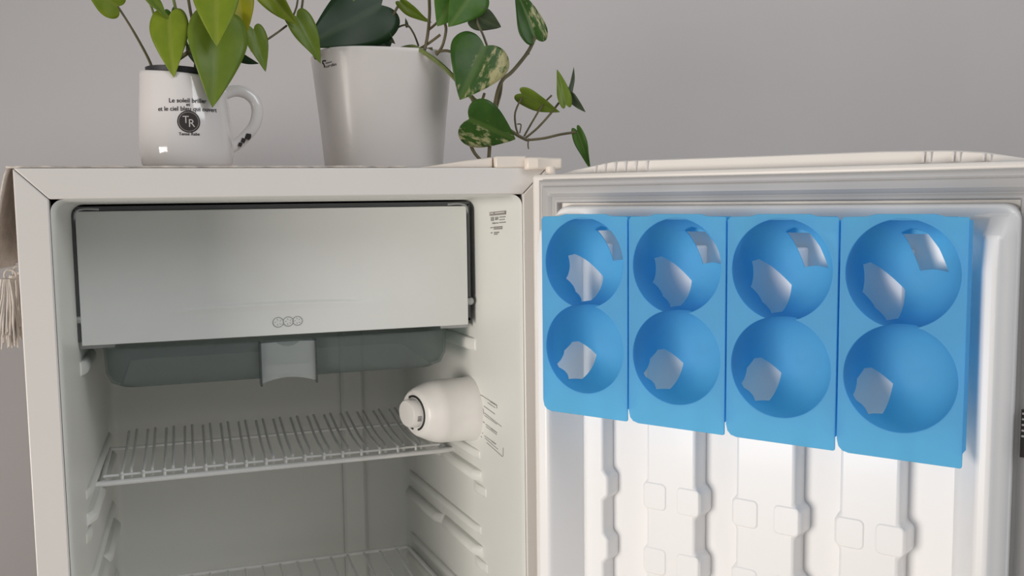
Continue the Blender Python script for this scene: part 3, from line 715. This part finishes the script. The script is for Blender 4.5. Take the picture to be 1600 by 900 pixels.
leaf(vine, (588, 36), (520, 96), .190, .172, .85, 'leaf_dark', roll=-.1, fold=.1, seed=15)
stem(vine, [(566, 90, .21), (560, 40, .19), (549, -10, .18)], .003, 'stem_green')
leaf(vine, (572, 20), (540, -25), .186, .18, .5, 'leaf_green', roll=.6, seed=16)
stem(vine, [(590, 86, .2), (600, 55, .19), (612, 28, .185), (624, 6, .18)], .0015, V)
stem(vine, [(596, 62, .195), (616, 46, .19), (635, 39, .185), (646, 52, .18), (654, 72, .178)], .0011, V)
leaf(vine, (601, 50), (616, 69), .185, .18, .6, 'leaf_grey', roll=.5, seed=17); leaf(vine, (600, 52), (588, 66), .185, .18, .6, 'leaf_grey', roll=-.6, seed=18)
leaf(vine, (636, 42), (634, 28), .185, .183, .4, 'leaf_grey', roll=.3, seed=19)
leaf(vine, (626, 2), (669, 40), .175, .165, .42, 'leaf_mid', roll=.7, fold=.3, droop=.2, seed=20)
stem(vine, [(628, 76, .175), (645, 73, .160), (664, 83, .145), (690, 102, .135), (715, 127, .13), (735, 150, .13), (748, 160, .13), (776, 168, .13)], .0025, 'stem_green')
stem(vine, [(662, 84, .15), (668, 55, .15), (671, 20, .15), (670, -12, .15)], .0018, V)
stem(vine, [(656, 76, .155), (672, 66, .15), (688, 54, .145)], .0015, V); stem(vine, [(660, 78, .155), (676, 76, .152)], .0018, V)
stem(vine, [(682, 86, .14), (692, 70, .14), (697, 45, .14), (692, 30, .14)], .0016, V); stem(vine, [(680, 82, .142), (696, 79, .138), (715, 82, .135), (750, 76, .13)], .0016, V)
stem(vine, [(668, 48, .15), (684, 34, .148), (692, 18, .145)], .0014, V)
leaf(vine, (722, -22), (684, 38), .135, .128, .95, 'leaf_green', roll=.15, fold=.15, droop=.1, seed=21)
leaf(vine, (742, -16), (704, 40), .128, .120, .9, 'leaf_green', roll=-.2, fold=.15, seed=22)
leaf(vine, (741, 24), (784, 45), .135, .14, .8, 'leaf_grey', roll=.35, seed=23)
stem(vine, [(762, 74, .13), (755, 55, .135), (745, 30, .136), (750, 0, .136)], .0013, V)
leaf(vine, (757, 72), (721, 153), .118, .105, 1.02, 'leaf_variegated', roll=-.1, fold=.16, droop=.10, seed=24)
leaf(vine, (836, 60), (808, -22), .15, .155, .56, 'leaf_marbled', roll=.45, fold=.3, seed=25)
stem(vine, [(836, 58, .15), (828, 76, .148), (817, 92, .145), (800, 112, .14), (786, 124, .135), (778, 142, .132), (772, 170, .13), (766, 200, .13), (765, 230, .13), (763, 262, .13)], .0021, V)
stem(vine, [(784, 128, .137), (782, 146, .135), (776, 168, .133)], .0016, V)
stem(vine, [(757, 146, .13), (752, 158, .128), (741, 160, .126), (736, 152, .126)], .0016, V)
leaf(vine, (733, 186), (806, 219), .118, .112, .98, 'leaf_marbled', roll=.2, fold=.15, droop=.08, seed=26)
stem(vine, [(730, 200, .13), (735, 224, .13), (741, 238, .13), (751, 250, .13)], .0019, V)
stem(vine, [(770, 190, .13), (796, 203, .128), (810, 212, .127), (822, 218, .126)], .0019, V)
stem(vine, [(810, 210, .127), (806, 198, .127), (805, 176, .127), (815, 152, .127)], .0011, V)
leaf(vine, (815, 146), (874, 181), .127, .125, .48, 'leaf_mid', roll=.55, fold=.3, droop=.15, seed=27)
stem(vine, [(819, 213, .127), (832, 190, .127), (848, 164, .127), (862, 149, .127)], .0011, V)
leaf(vine, (884, 163), (872, 107), .126, .128, .40, 'leaf_mid', roll=.3, seed=28)
stem(vine, [(822, 215, .127), (840, 200, .128), (860, 178, .13), (875, 159, .13), (888, 149, .13)], .0013, V)
leaf(vine, (889, 148), (900, 104), .13, .135, .20, 'leaf_grey', roll=.6, seed=29)
leaf(vine, (889, 147), (914, 177), .13, .128, .40, 'leaf_grey', roll=.4, seed=30)
stem(vine, [(822, 219, .127), (850, 216, .127), (876, 210, .128), (903, 206, .128)], .0015, V)
stem(vine, [(826, 216, .127), (825, 226, .127), (826, 233, .127)], .0008, V, name='aerial_root'); stem(vine, [(812, 208, .127), (814, 195, .126), (808, 194, .126)], .0007, V, name='aerial_root')
stem(vine, [(822, 80, .146), (827, 84, .146), (818, 88, .146)], .0006, V, name='aerial_root')
leaf(vine, (902, 204), (926, 264), .127, .115, .34, 'leaf_green', roll=.45, fold=.3, droop=-.12, seed=31)
